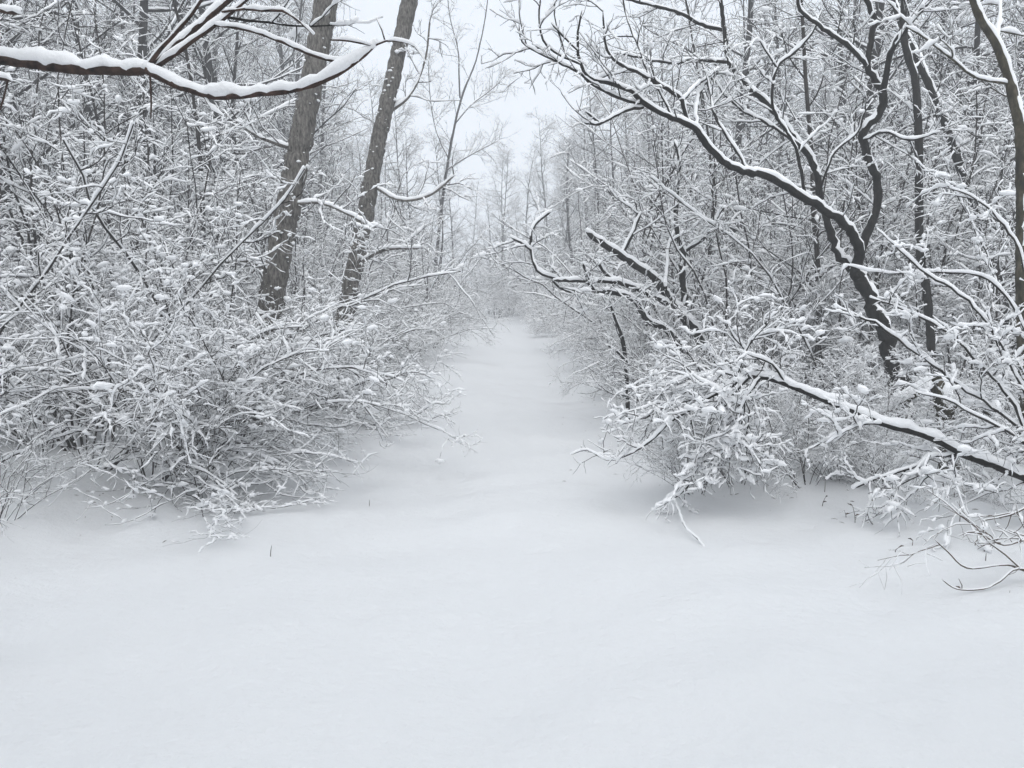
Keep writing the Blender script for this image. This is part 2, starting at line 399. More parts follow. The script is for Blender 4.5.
def traced_tree(name, label, cat, traces, bark, seed, base=None, snow_d=.03, twig_snow=.02, step=.05, sides=10, twigs=None, twig_bark=None, jitter=.04, thin=1.0, thin_snow=1.0, **sk_):
    """TRACES: (part name, [(px, py, depth, width px) ...], twig count factor). Depths are metres from the camera; widths give real radii."""
    rng = random.Random(seed); ptrs = []; out = [[] for _ in range(4)]
    for pn, T, tw in traces:
        P = [unproj(a, b, d) for a, b, d, w in T]; R = [thin * w * .5 * d / FPX for a, b, d, w in T]
        ptrs.append((pn, *smooth_path(P, R, step, jitter, rng), tw))
    if base is None: base = ptrs[0][1][0]
    base = np.array(base, float)
    root = thing(name, label, cat, tuple(base))
    for i, (pn, P, R, tw) in enumerate(ptrs):
        P = P - base
        Rt = R.copy(); Rt[-1] *= .15
        s = sides if R.max() > .02 else 6
        b = link(pn, build_mesh(pn, *tubes([(P, Rt)], s), bark), root)
        tc = np.abs(np.gradient(P, axis=0)); hz = np.hypot(tc[:, 0], tc[:, 1]).sum() / (tc.sum() + 1e-9)
        k = (.42 + .58 * min(1, R.mean() / .018)) * (1 if pn in ('trunk', 'limb', 'stem') else thin_snow)
        link('snow_cap', build_mesh('snow_cap', *snow_tubes([(P, R)], 9 if R.max() > .012 else 6, snow_d * k, seed + i, sig=.3, **sk_), SNOW), b)
        if twigs and tw > 0:
            sp = [dict(twigs[0], kids=twigs[0]['kids'] * tw)] + twigs[1:]
            n = max(5, int(len(P) / 2)); from_trace(rng, *resample(P, R, n), sp, out)
    if twigs:
        V, Q, b = [], [], 0; V2, Q2, b2 = [], [], 0
        for lev in (1, 2, 3):
            if not out[lev]: continue
            v, q = tubes(out[lev], 4 if lev == 1 else 3); V.append(v); Q.append(q + b); b += len(v)
            v, q = snow_tubes(out[lev], 5 if lev == 1 else 4, twig_snow * (1.1 - .1 * lev), seed + 50 + lev, steep=.05, sub=2 if lev < 3 else 1, bare=.15, gap=.18); V2.append(v); Q2.append(q + b2); b2 += len(v)
        if V:
            cl = clumps(out[1] + out[2] + out[3], .3 if twigs is TW_DROOP else .08, .022, seed)
            if cl:
                v, q = tubes(cl, 5); V2.append(v); Q2.append(q + b2); b2 += len(v)
            c = link('crown', build_mesh('crown', np.concatenate(V), np.concatenate(Q), twig_bark or bark), root, 'stuff')
            link('snow', build_mesh('snow', np.concatenate(V2), np.concatenate(Q2), SNOW), c, 'stuff')
    return root

def D(d, pts, d1=None):
    """Give a run of (px, py, width) a depth that drifts from D to D1."""
    d1 = d if d1 is None else d1; n = len(pts) - 1
    return [(a, b, d + (d1 - d) * i / n, w) for i, (a, b, w) in enumerate(pts)]

# --- leaning trunks on the left
def flecks(root, T, seed, n, tmax):
    """Wet snow stuck to the bark in small lumps."""
    rs = np.random.RandomState(seed); base = np.array(root.location)
    P = np.array([unproj(a, b, d) for a, b, d, w in T]); R = np.array([w * .5 * d / FPX for a, b, d, w in T])
    P, R = smooth_path(P, R, .1); polys = []
    for _ in range(n):
        i = int(len(P) * tmax * rs.rand() ** 1.5); a = rs.uniform(-2.9, .1)
        nrm = np.array([math.cos(a), math.sin(a), 0]); tg = np.array([-math.sin(a), math.cos(a), 0])
        c = P[i] + np.array([0, 0, rs.uniform(-.05, .05)]) + nrm * R[i] * .97 - base
        L = .006 + .03 * rs.rand() ** 2.5; s = L * rs.uniform(.35, .7)
        k = np.linspace(-1, 1, 5)
        Q = c + tg * (k * L)[:, None] + np.array([0, 0, 1]) * (rs.normal(0, .3 * s, 5))[:, None] - nrm * (k ** 2 * L * .25)[:, None]
        polys.append((Q, s * np.sqrt(np.clip(1 - k ** 2 * .96, .02, 1))))
    link('stuck_snow', build_mesh('stuck_snow', *tubes(polys, 6), SNOW), root, 'stuff')

T1 = [(243, 446, 8.5, 33), (258, 370, 8.5, 30), (270, 305, 8.5, 28), (285, 225, 8.5, 26), (300, 145, 8.5, 25), (315, 65, 8.5, 25), (328, -5, 8.5, 25), (345, -90, 8.5, 23), (370, -220, 8.5, 20), (395, -350, 8.5, 15)]
TB = lambda d, *p: D(d, list(p))
t1 = traced_tree('leaning_tree', 'thick grey-brown leaning tree trunk rising from the left thicket, nearer of the two', 'tree',
    [('trunk', T1, 0), ('branch', D(8.5, [(300, 150, 5), (280, 145, 4), (255, 135, 3), (235, 120, 2)], 8.2), 1), ('branch', D(8.5, [(288, 205, 4), (320, 203, 3), (350, 215, 3), (372, 228, 2)], 8.0), 1),
     ('branch', D(8.5, [(276, 275, 4), (250, 262, 3), (225, 262, 2)], 8.0), 1),
     ('limb', D(8.5, [(350, -110, 12), (330, -170, 9), (300, -230, 6), (280, -290, 4)], 7.6), 1.5), ('limb', D(8.5, [(365, -200, 12), (410, -260, 9), (440, -330, 5)], 9.2), 1.5)],
    BARK_GREY, 101, base=(unproj(243, 446, 8.5)), thin=.9, snow_d=.03, sides=18, twigs=TW_MED, twig_bark=BARK_TWIG, lo=.35, hi=.8, gap=.05)
flecks(t1, T1, 3, 110, .5)
T2 = [(322, 424, 11, 24), (338, 350, 11, 21), (352, 280, 11, 19), (367, 205, 11, 18), (380, 135, 11, 17), (395, 68, 11, 17), (411, -5, 11, 17), (430, -80, 11, 15), (455, -190, 11, 12), (470, -280, 11, 8)]
t2 = traced_tree('leaning_tree', 'slimmer leaning grey trunk with snow flecks, second and farther of the two', 'tree',
    [('trunk', T2, 0), ('branch', D(11, [(385, 115, 4), (410, 95, 3), (425, 60, 2), (430, 20, 2)], 11.3), 1.5), ('branch', D(11, [(372, 185, 4), (400, 200, 3), (430, 195, 3), (455, 175, 2)], 10.6), 1.5),
     ('branch', D(11, [(356, 265, 4), (385, 250, 3), (420, 248, 3)], 10.4), 1), ('limb', D(11, [(436, -100, 9), (410, -150, 7), (395, -220, 4)], 10.2), 1.5), ('limb', D(11, [(448, -160, 8), (490, -220, 5), (510, -290, 3)], 11.8), 1.5)],
    BARK_GREY, 102, base=unproj(322, 424, 11), thin=.92, snow_d=.03, sides=16, twigs=TW_MED, twig_bark=BARK_TWIG, lo=.35, hi=.8, gap=.05)
flecks(t2, T2, 4, 130, .5)

# --- tree just outside the frame whose snowy limb reaches over the path
tb = unproj(-165, 384, 3.3); tb[2] = gz(tb[0], tb[1]) - .05
def w2p(p):
    q = np.array(p) - CAM; f = np.array([0, math.cos(PITCH), -math.sin(PITCH)]); u = np.array([0, math.sin(PITCH), math.cos(PITCH)])
    d = q @ f; return (512 + q[0] / d * FPX, 384 - (q @ u) / d * FPX, d)
trunk_pts = [(*w2p((tb[0] + dx, tb[1] + dy, z)), w) for dx, dy, z, w in ((0, 0, tb[2], 46), (.03, 0, .8, 40), (.02, .02, 1.7, 37), (-.02, .03, 2.55, 34), (-.08, .05, 3.6, 28), (-.15, .1, 4.8, 20), (-.2, .1, 6.2, 11))]
d0 = 3.2
traced_tree('overhanging_tree', 'tree with a reddish-brown snow-capped limb reaching into the upper left corner', 'tree',
    [('trunk', trunk_pts, 0),
     ('limb', D(3.32, [(-170, 30, 18), (-110, 42, 14), (-50, 51, 12), (0, 59, 10), (40, 65, 9.5), (80, 70, 9), (120, 71, 8.5), (149, 71, 8.5)], d0), .3),
     ('limb', D(d0, [(147, 70, 8), (165, 80, 7), (190, 90, 6.5), (210, 96, 6), (225, 97, 6), (260, 94, 5.5), (290, 91, 5), (320, 83, 4.5), (345, 70, 4), (365, 55, 3.5), (377, 44, 2.5)], 3.0), 0),
     ('branch', D(d0, [(149, 70, 7), (165, 54, 7), (190, 34, 6.5), (215, 12, 6), (240, -10, 5.5), (275, -45, 4.5), (300, -90, 3)], 3.4), .5),
     ('branch', D(d0, [(149, 66, 5), (160, 50, 4), (175, 34, 3.5), (192, 14, 3), (206, -8, 3), (220, -40, 2)], 3.05), .4),
     ('branch', D(d0, [(153, 69, 5), (175, 54, 4.5), (200, 36, 4), (225, 18, 3.5), (252, -4, 3), (290, -30, 2)], 3.3), .4),
     ('twig', D(d0 + .05, [(214, 25, 2.5), (250, 31, 2.5), (282, 42, 3), (312, 55, 3), (340, 62, 3), (358, 61, 2.5)], 3.02), 0),
     ('twig', D(d0 + .05, [(222, 12, 2.5), (245, 9, 2.5), (262, 11, 2.5), (282, 11, 2.5), (300, 22, 2), (313, 35, 2)], 3.2), 0),
     ('twig', D(3.0, [(330, 40, 1.5), (350, 41, 2), (372, 46, 2)], 3.0), 0),
     ('twig', D(3.0, [(376, 45, 2), (386, 41, 2), (402, 42, 1.5), (415, 47, 1.3), (425, 62, 1)], 2.9), 0), ('twig', D(2.98, [(385, 41, 1.5), (382, 30, 1.5), (376, 18, 1.2)], 2.98), 0),
     ('twig', D(d0, [(150, 72, 2), (151, 95, 2), (151, 121, 1.6)], 3.2), 0), ('twig', D(3.15, [(204, 97, 2), (213, 110, 2), (223, 116, 1.6), (222, 124, 1)], 3.1), 0),
     ('branch', D(3.3, [(-160, -60, 9), (-80, -20, 7), (-20, 5, 6), (20, 14, 4)], 3.1), .3), ('branch', D(3.3, [(-170, 90, 8), (-80, 70, 6), (-20, 74, 5), (12, 81, 3.5)], 3.0), .2),
     ('twig', D(3.05, [(8, 80, 2), (3, 100, 2), (-4, 120, 1.5)], 3.05), 0)],
    BARK_RED, 103, base=tb, thin_snow=.6, snow_d=.036, twig_snow=.014, step=.03, sides=14, twigs=TW_FEW, twig_bark=BARK_DARK, jitter=.07, lo=.3, hi=.75, gap=.09)

# --- dark twisted tree on the right
a = 8.4
TWIST = [
 ('trunk', D(a, [(915, 446, 26), (902, 400, 23), (893, 370, 21), (885, 332, 20), (873, 302, 20), (863, 284, 19), (852, 268, 17)]), .0),
 ('limb', D(a, [(855, 275, 15), (858, 262, 14), (859, 250, 14), (855, 240, 13), (845, 224, 12), (835, 217, 12), (818, 206, 11.5), (795, 192, 11), (767, 176, 10.5), (742, 172, 10), (722, 160, 9.5), (707, 145, 9), (697, 130, 8.5), (682, 122, 8), (667, 115, 7.5), (647, 105, 7), (632, 92, 6.5), (612, 84, 6), (594, 80, 5), (584, 72, 4.5), (578, 55, 4), (578, 32, 3), (582, 10, 2)], 7.0), .6),
 ('limb', D(a, [(859, 252, 13), (864, 242, 12), (873, 220, 11.5), (878, 197, 11), (876, 176, 11), (865, 150, 11), (862, 132, 11), (874, 121, 11), (883, 105, 11), (882, 88, 10.5), (875, 80, 9), (868, 65, 8.5), (870, 45, 8), (875, 22, 7.5), (868, 4, 7), (858, -30, 6), (845, -80, 4)], 8.0), .7),
 ('branch', D(8.1, [(882, 92, 9), (885, 78, 8), (889, 60, 8), (896, 42, 8), (908, 25, 7.5), (928, 2, 6.5), (950, -25, 5), (980, -70, 3)], 7.6), .7),
 ('branch', D(8.1, [(866, 66, 6), (850, 47, 6), (828, 32, 5.5), (815, 22, 5), (800, 10, 4.5), (796, -8, 4), (785, -40, 3)], 7.7), .8),
 ('limb', D(a + .05, [(852, 270, 13), (838, 252, 12), (829, 225, 11), (822, 206, 10), (819, 190, 10), (815, 167, 9.5), (800, 145, 9), (785, 125, 8.5), (770, 106, 8), (752, 90, 7.5), (737, 74, 7), (728, 62, 6.5), (724, 32, 6), (722, 8, 5.5), (718, -30, 4.5), (722, -80, 3)], 8.9), .9),
 ('branch', D(8.7, [(722, 30, 5), (702, 25, 5), (682, 14, 4.5), (652, 5, 4), (627, -1, 3.5), (600, -14, 2.5)], 8.3), 1),
 ('branch', D(7.15, [(580, 64, 3), (554, 52, 3), (543, 40, 3), (539, 17, 2.5), (541, -5, 2)], 6.9), .4),
 ('twig', D(7.1, [(577, 50, 2.5), (562, 35, 2.5), (551, 23, 2)], 6.9), .2),
 ('branch', D(7.5, [(644, 105, 5), (622, 99, 4.5), (594, 86, 4), (579, 73, 3.5), (557, 62, 3), (537, 52, 2.5), (522, 42, 2), (519, 22, 1.5)], 6.9), .7),
 ('branch', D(7.5, [(643, 107, 5), (622, 112, 4.5), (599, 124, 4), (583, 122, 3)], 7.1), .1), ('twig', D(7.25, [(600, 123, 3.5), (592, 117, 3), (585, 111, 2.5)], 7.1), 0),
 ('branch', D(7.8, [(692, 128, 6), (685, 114, 5.5), (682, 100, 5.5), (672, 92, 5.5), (652, 80, 5), (632, 70, 4.5), (614, 60, 4), (607, 50, 3.5), (604, 32, 3), (603, 10, 2)], 7.2), .8),
 ('branch', D(7.9, [(697, 130, 5.5), (697, 105, 5), (704, 85, 4.5), (724, 67, 4)], 8.7), .5), ('branch', D(7.7, [(683, 100, 4), (697, 85, 4), (722, 67, 3.5)], 8.7), .2),
 ('branch', D(7.6, [(672, 117, 4), (660, 92, 3.5), (648, 74, 3.5), (640, 50, 3), (628, 22, 2.5), (622, -6, 2)], 7.7), .6),
 ('branch', D(8.6, [(726, 62, 5), (697, 60, 4.5), (674, 63, 4), (647, 59, 3.5), (614, 53, 2.5)], 8.2), .7),
 ('branch', D(8.05, [(750, 173, 5), (734, 147, 4.5), (718, 122, 4.5), (712, 105, 4), (709, 85, 3), (702, 62, 2)], 8.3), .6),
 ('branch', D(8.3, [(806, 205, 5), (803, 185, 5), (800, 165, 5), (793, 142, 4.5), (776, 115, 4.5), (772, 98, 4), (777, 67, 4), (795, 52, 3.5), (812, 33, 3), (822, 10, 2)], 8.0), .6),
 ('twig', D(8.1, [(777, 68, 3), (768, 54, 2.5), (758, 38, 2)], 8.0), .3),
 ('branch', D(8.4, [(819, 196, 4), (825, 175, 3.5), (835, 152, 3.5), (858, 132, 3), (863, 115, 2.5), (874, 99, 2)], 8.1), .4),
 ('branch', D(8.5, [(803, 147, 4), (770, 125, 4), (745, 112, 3.5), (725, 95, 3), (712, 75, 2)], 8.9), .7),
 ('branch', D(8.2, [(864, 140, 4), (885, 132, 3.5), (910, 140, 3), (940, 132, 2)], 7.7), .6),
]
traced_tree('twisted_tree', 'black-barked twisted tree whose long limb sweeps left over the path, right side', 'tree', TWIST, BARK_DARK, 104,
    base=unproj(915, 446, 8.4), thin=.72, snow_d=.024, twig_snow=.016, step=.05, sides=12, twigs=[dict(kids=8, t0=.12)] + TW_MED[1:], jitter=.2, lo=.26, hi=.7, gap=.12)

# --- gnarled leaning tree in the middle right
b_ = 10.2
GN = [
 ('trunk', D(b_, [(732, 418, 15), (722, 385, 14), (706, 348, 13), (690, 325, 12), (674, 306, 11), (663, 290, 10), (652, 276, 9.5), (636, 266, 9), (622, 256, 9), (604, 244, 8), (586, 232, 7)], 9.3), .7),
 ('limb', D(b_ - .2, [(682, 316, 10), (685, 300, 9), (682, 274, 8), (683, 252, 7), (677, 227, 6.5), (676, 207, 6), (677, 190, 5), (680, 165, 4), (674, 140, 3)], 10.0), 1.5),
 ('branch', D(9.5, [(622, 254, 5), (632, 234, 4.5), (637, 222, 4), (642, 212, 3)], 9.5), .5), ('twig', D(9.5, [(636, 224, 3), (637, 209, 2.5), (634, 200, 2)], 9.5), .3),
 ('branch', D(10, [(683, 252, 4.5), (699, 242, 4), (707, 234, 3.5), (725, 205, 2.5)], 9.8), .8), ('branch', D(9.7, [(665, 290, 5), (667, 265, 4.5), (668, 250, 4), (674, 232, 3)], 9.9), .6),
 ('limb', D(b_ - .3, [(690, 356, 8), (677, 342, 8), (664, 328, 8), (647, 320, 7), (634, 300, 6.5), (612, 292, 6), (594, 290, 5), (587, 277, 4), (583, 263, 3)], 8.8), 1.2),
 ('limb', D(9.8, [(668, 304, 7), (652, 296, 6), (632, 287, 6), (617, 282, 5), (604, 272, 4), (598, 262, 3)], 9.0), 1),
 ('branch', D(9.5, [(645, 290, 5), (615, 282, 5), (587, 281, 4.5), (553, 280, 4)], 8.8), 1.0),
 ('branch', D(8.9, [(560, 280, 4), (548, 276, 4), (537, 270, 4), (531, 250, 4), (532, 230, 3.5), (540, 220, 3), (552, 211, 2.5)], 8.9), .8), ('branch', D(8.9, [(531, 250, 3.5), (520, 242, 3), (510, 237, 2.5)], 8.8), .4),
 ('branch', D(8.9, [(553, 281, 3), (560, 288, 3), (575, 294, 2.5)], 9.0), .3),
]
traced_tree('gnarled_tree', 'low gnarled dark tree with broken limbs leaning left towards the path, beside twisted tree', 'tree', GN, BARK_DARK, 105,
    base=unproj(732, 418, 10.2), thin=.82, snow_d=.03, twig_snow=.018, sides=10, twigs=TW_MED, jitter=.12, lo=.1, hi=.6, gap=.08)
traced_tree('dead_sapling', 'thin black crooked sapling standing at the right edge of the path', 'sapling',
    [('trunk', D(9.3, [(628, 423, 4.5), (627, 382, 4), (623, 342, 4), (614, 315, 3), (608, 296, 2)]), 1), ('branch', D(9.3, [(627, 362, 3), (615, 350, 2.5), (606, 345, 2)], 9.1), .5)],
    BARK_DARK, 106, snow_d=.015, twigs=TW_FEW, twig_snow=.018)

# --- trunks at the right edge
traced_tree('slender_tree', 'slender dark upright trunk just behind the twisted tree', 'tree',
    [('trunk', D(9.6, [(936, 425, 9), (930, 330, 8), (926, 287, 8), (920, 252, 8), (919, 200, 8), (919, 155, 7.5), (918, 120, 7.5), (915, 80, 7), (908, 57, 7), (903, 30, 7), (904, -5, 6), (900, -60, 5), (905, -140, 3)]), 2)],
    BARK_DARK, 107, snow_d=.03, twigs=TW_MED, twig_snow=.025, lo=.2, hi=.8)
traced_tree('mossy_tree', 'olive-brown tree with snowy upper trunk in the upper right corner', 'tree',
    [('trunk', D(6.9, [(1030, 485, 20), (1026, 390, 17), (1022, 290, 15), (1022, 190, 14), (1020, 135, 13), (1013, 95, 13), (1005, 67, 11.5), (995, 42, 11), (981, 20, 10), (973, -2, 10), (965, -50, 8), (970, -120, 5)]), .8),
     ('branch', D(6.9, [(1008, 84, 4), (975, 77, 3.5), (953, 60, 3), (923, 37, 2.6), (905, 26, 2)], 6.5), .4), ('branch', D(6.9, [(996, 44, 6), (1000, 15, 5), (1000, -15, 4)], 7.2), .6)],
    BARK_MOSS, 108, thin=.75, snow_d=.03, twigs=TW_MED, twig_snow=.024, sides=12, lo=.08, hi=.6)
traced_tree('leaning_tree', 'dark leaning trunk at far right behind the mossy tree', 'tree',
    [('trunk', D(10.8, [(1035, 413, 11), (1018, 350, 10), (1003, 302, 9.5), (990, 245, 9), (975, 207, 9), (962, 172, 9), (950, 135, 8.5), (938, 105, 8), (927, 80, 7.5), (914, 52, 7), (900, 20, 6), (885, -30, 5), (875, -100, 3)]), 2)],
    BARK_DARK, 109, snow_d=.035, twigs=TW_MED, twig_snow=.026, lo=.1, hi=.7)

# --- fallen branch
FALL = [
 ('limb', D(5.0, [(1180, 555, 17), (1110, 515, 16), (1060, 492, 15), (1018, 475, 14), (993, 465, 13), (963, 454, 12.5), (943, 443, 12), (918, 433, 11.5), (888, 425, 11), (855, 412, 10.5), (825, 400, 10), (795, 388, 9), (768, 378, 8.5), (742, 376, 8)], 5.8), .8),
 ('branch', D(5.8, [(745, 377, 6.5), (730, 387, 6), (710, 397, 5.5), (690, 410, 5), (670, 422, 4.5), (655, 437, 4), (642, 447, 3.5), (625, 456, 3), (607, 460, 2.5), (587, 450, 2), (571, 455, 1.3)], 5.9), .35),
 ('branch', D(5.8, [(740, 379, 5.5), (715, 391, 5), (700, 397, 4.5), (665, 407, 4), (647, 417, 3), (634, 420, 2)], 6.1), 1.6),
 ('branch', D(5.8, [(740, 377, 4), (733, 384, 4), (742, 362, 3.5), (745, 350, 3), (734, 338, 2.5), (728, 325, 1.5)], 5.75), .5), ('twig', D(5.75, [(744, 356, 3), (752, 340, 2.5), (765, 325, 1.5)], 5.7), .5),
 ('branch', D(5.7, [(785, 382, 4), (780, 375, 4), (772, 364, 3.5), (755, 357, 2.5), (742, 352, 2)], 5.6), .6),
 ('branch', D(5.85, [(690, 412, 4), (695, 440, 3.5), (697, 465, 3.5), (687, 487, 3.5), (672, 499, 3), (656, 505, 2.5)], 5.8), .2),
 ('twig', D(5.8, [(674, 498, 2.2), (680, 515, 2), (686, 528, 1.8), (700, 542, 1.5), (709, 560, 1)], 4.9), 0), ('twig', D(5.85, [(690, 415, 2.2), (687, 455, 2), (679, 490, 1.5)], 5.7), .3),
 ('branch', D(5.35, [(962, 453, 6), (945, 456, 5.5), (930, 456, 5), (918, 465, 4.5), (898, 472, 4), (873, 480, 3.5), (853, 489, 2.5)], 5.5), .8),
 ('branch', D(5.5, [(882, 424, 4), (865, 424, 3.5), (850, 429, 3), (838, 436, 2.5), (827, 444, 2)], 5.3), .4),
 ('branch', D(5.3, [(930, 455, 3.5), (925, 470, 3), (934, 480, 2.5), (950, 482, 2)], 5.2), .6),
 ('twig', D(5.3, [(952, 456, 2), (955, 475, 2), (960, 497, 2), (974, 532, 1.5), (990, 552, 1)], 4.7), .2),
 ('branch', D(5.7, [(760, 378, 5), (745, 400, 4.5), (738, 425, 4), (742, 450, 3)], 5.6), 2.0), ('branch', D(5.75, [(748, 378, 5), (725, 405, 4), (718, 430, 3.5), (722, 460, 2.5)], 5.75), 2.0),
 ('branch', D(5.75, [(742, 377, 4.5), (715, 372, 4), (690, 378, 3.5), (665, 388, 2.5)], 6.2), 1.6),
]
traced_tree('fallen_branch', 'long broken branch under thick snow slanting down to the path at right', 'branch', FALL, BARK_DARK, 110, thin=.6, thin_snow=.7,
    snow_d=.036, twig_snow=.023, step=.035, sides=12, twigs=TW_DROOP, twig_bark=BARK_TWIG, jitter=.06, lo=.1, hi=.6, gap=.05)

# --- arching snowy shrub rooted beyond the right edge
LS = []
for pts, dd in (([(1075, 545, 6), (1040, 430, 5.5), (1005, 352, 5), (968, 300, 4.5), (928, 275, 4), (900, 250, 3), (877, 229, 2)], (5.0, 5.8)),
                ([(1085, 545, 7), (1040, 450, 6), (1000, 412, 6), (958, 384, 5.5), (908, 347, 5), (875, 322, 4.5), (833, 306, 3)], (5.0, 5.9)),
                ([(1080, 545, 6), (1045, 470, 5), (1010, 400, 5), (985, 370, 4.5), (950, 335, 4), (905, 310, 3), (870, 298, 2)], (5.1, 5.5)),
                ([(1090, 545, 6), (1050, 400, 5), (1025, 330, 4.5), (990, 280, 4), (940, 272, 3.5), (888, 273, 3), (843, 265, 2)], (5.1, 6.0)),
                ([(1095, 545, 6), (1060, 380, 5), (1030, 280, 4.5), (1005, 225, 4), (970, 195, 3), (930, 185, 2)], (5.2, 5.6)),
                ([(1085, 545, 6), (1055, 480, 5), (1020, 440, 4.5), (985, 420, 4), (945, 400, 3), (915, 392, 2)], (5.0, 5.2))):
    LS.append(('stem', D(dd[0], [(a_, b2, w_ * .62) for a_, b2, w_ in pts], dd[1]), .9))
traced_tree('arching_shrub', 'arching shrub at the right edge, stems bowed left under heavy snow', 'shrub', LS, BARK_TWIG, 111,
    snow_d=.024, twig_snow=.022, step=.06, sides=8, twigs=TW_DROOP, jitter=.5, lo=.05, hi=.6, gap=.2)
traced_tree('bare_shrub', 'thin bare twigs hanging low over the snow in the lower right corner', 'shrub',
    [('stem', D(4.3, [(1090, 640, 4), (1060, 590, 3.5), (1018, 568, 2.5), (1002, 565, 2), (967, 568, 1.6), (948, 552, 1.4), (934, 539, 1)], 4.2), .3),
     ('stem', D(4.3, [(1090, 640, 4), (1050, 582, 3), (1018, 569, 2.2), (1000, 581, 2), (983, 589, 1.8), (957, 589, 1.4), (941, 579, 1)], 4.1), .2),
     ('stem', D(4.4, [(1090, 640, 4), (1060, 560, 3), (1030, 540, 2.5), (1004, 545, 2), (975, 532, 1.6), (958, 536, 1)], 4.4), .8), ('stem', D(4.4, [(1095, 640, 4), (1070, 530, 3), (1040, 505, 2.5), (1010, 515, 2), (980, 521, 1.2)], 4.6), .8),
     ('stem', D(4.2, [(1090, 640, 4), (1045, 640, 3), (1020, 628, 2), (1008, 620, 1.6), (1010, 590, 1)], 4.1), 0)],
    STRAW, 112, snow_d=.005, twig_snow=.006, step=.03, sides=6, twigs=TW_FEW, lo=.2, hi=.7)

# --- pale slim tree by the bend on the left
PT = [('trunk', D(34, [(430, 334, 9), (437, 250, 8), (443, 196, 7), (453, 133, 6), (463, 93, 5), (476, 60, 3.5), (486, 13, 2.5), (490, -30, 1.5)]), 2),
      ('branch', D(34, [(460, 98, 4), (459, 75, 3.5), (458, 50, 3), (450, 17, 2.2), (446, -20, 1.5)]), 2), ('branch', D(34, [(454, 125, 3.5), (470, 106, 3), (483, 96, 2.5), (503, 80, 1.5)]), 2),
      ('branch', D(34, [(447, 170, 3.5), (462, 160, 3), (480, 150, 2), (500, 140, 1.4)], 33), 2), ('branch', D(34, [(449, 160, 3), (436, 130, 2.5), (430, 95, 2), (428, 60, 1.3)]), 2)]
traced_tree('slender_tree', 'faint slender tree with upswept bare branches in front of the pale sky', 'tree', PT, BARK_FOREST, 113,
    base=unproj(430, 334, 34), thin=.42, snow_d=.02, twig_snow=.015, step=.2, sides=8, jitter=.1, lo=.2, hi=.8,
    twigs=[dict(kids=6, t0=.3), dict(n=7, wander=.1, trop=.1, kids=5, t0=.2, ang=42, len=1.3, rad=.012, fall=.5, tip=.3), dict(n=5, wander=.14, trop=.05, kids=3, t0=.2, ang=40, len=.6, rad=.007, fall=.3, tip=.5), dict(n=4, wander=.15, trop=0, ang=38, len=.3, rad=.005, fall=.2, tip=.6)])

# --- mossy stump behind the fallen branch
traced_tree('stump', 'mossy broken stump behind the fallen branch at right', 'stump',
    [('trunk', D(6.7, [(952, 488, 22), (948, 440, 18), (944, 410, 17), (938, 385, 15), (934, 372, 9)]), 0), ('root', D(6.7, [(942, 400, 9), (960, 408, 8), (980, 408, 6), (995, 418, 4)], 6.4), 0),
     ('branch', D(6.7, [(936, 378, 7), (915, 395, 6), (890, 410, 5), (872, 420, 3)], 6.9), 0)], BARK_MOSS, 114, snow_d=.06, sides=12, jitter=.12, lo=.1, hi=.6)

# ------------------------------------------------------------------ the thickets on either side
rng = random.Random(77)
ORD = ['first', 'second', 'third', 'fourth', 'fifth', 'sixth', 'seventh', 'eighth', 'ninth', 'tenth', 'eleventh', 'twelfth', 'thirteenth', 'fourteenth', 'fifteenth', 'sixteenth',
       'seventeenth', 'eighteenth', 'nineteenth', 'twentieth']
def in_view(x, y, m): return y > 1.5 and abs(x) < .66 * y + m

# edge rows
def edge_row(side, y0, y1, gap0):
    y, k = y0, 0
    while y < y1 and k < 20:
        e = edge_l(y) if side < 0 else edge_r(y)
        sc = rng.uniform(.78, 1.08) * (1 if y < 20 else .95)
        if side < 0: sc *= np.interp(y, [6, 12, 16], [.85, .85, 1])
        if side > 0: sc *= np.interp(y, [8, 12, 18], [.62, .66, .95])
        x = float(e) + side * rng.uniform(1.15, 1.5) * sc
        lab = 'snow-laden arching shrub, %s along the %s edge of the path from the camera' % (ORD[k], 'left' if side < 0 else 'right')
        plant('arch%d' % rng.randrange(4), 'arching_shrub', lab, 'shrub', x, y, (0 if side < 0 else math.pi) + rng.uniform(-.7, .7), sc, 'arching shrubs lining the path')
        y += gap0 * (1 + y * .045) * rng.uniform(.8, 1.2); k += 1
edge_row(-1, 6.7, 60, 1.0)
edge_row(1, 8.0, 60, 1.0)
for i, (x, y, sc, rot) in enumerate([(-4.5, 6.4, .9, -.3), (-3.6, 6.75, .92, -.2), (-2.85, 7.0, 1.0, -.2), (-3.55, 5.35, .38, -.5), (-2.9, 8.0, 1.02, .1), (-2.75, 9.9, .85, -.2)]):
    plant('arch%d' % (i % 4), 'arching_shrub', ['snow-laden shrub at the left picture edge beside the open snow', 'dense snow-covered shrub second from the left picture edge', 'broad shrub spilling snow-covered twigs below the thicker leaning trunk',
        'small low snowy shrub in the left corner of the open snow', 'shrub arching towards the path in front of the slimmer leaning trunk', 'shrub arching over the path edge just beyond the two leaning trunks'][i], 'shrub', x, y, rot, sc, 'arching shrubs lining the path')
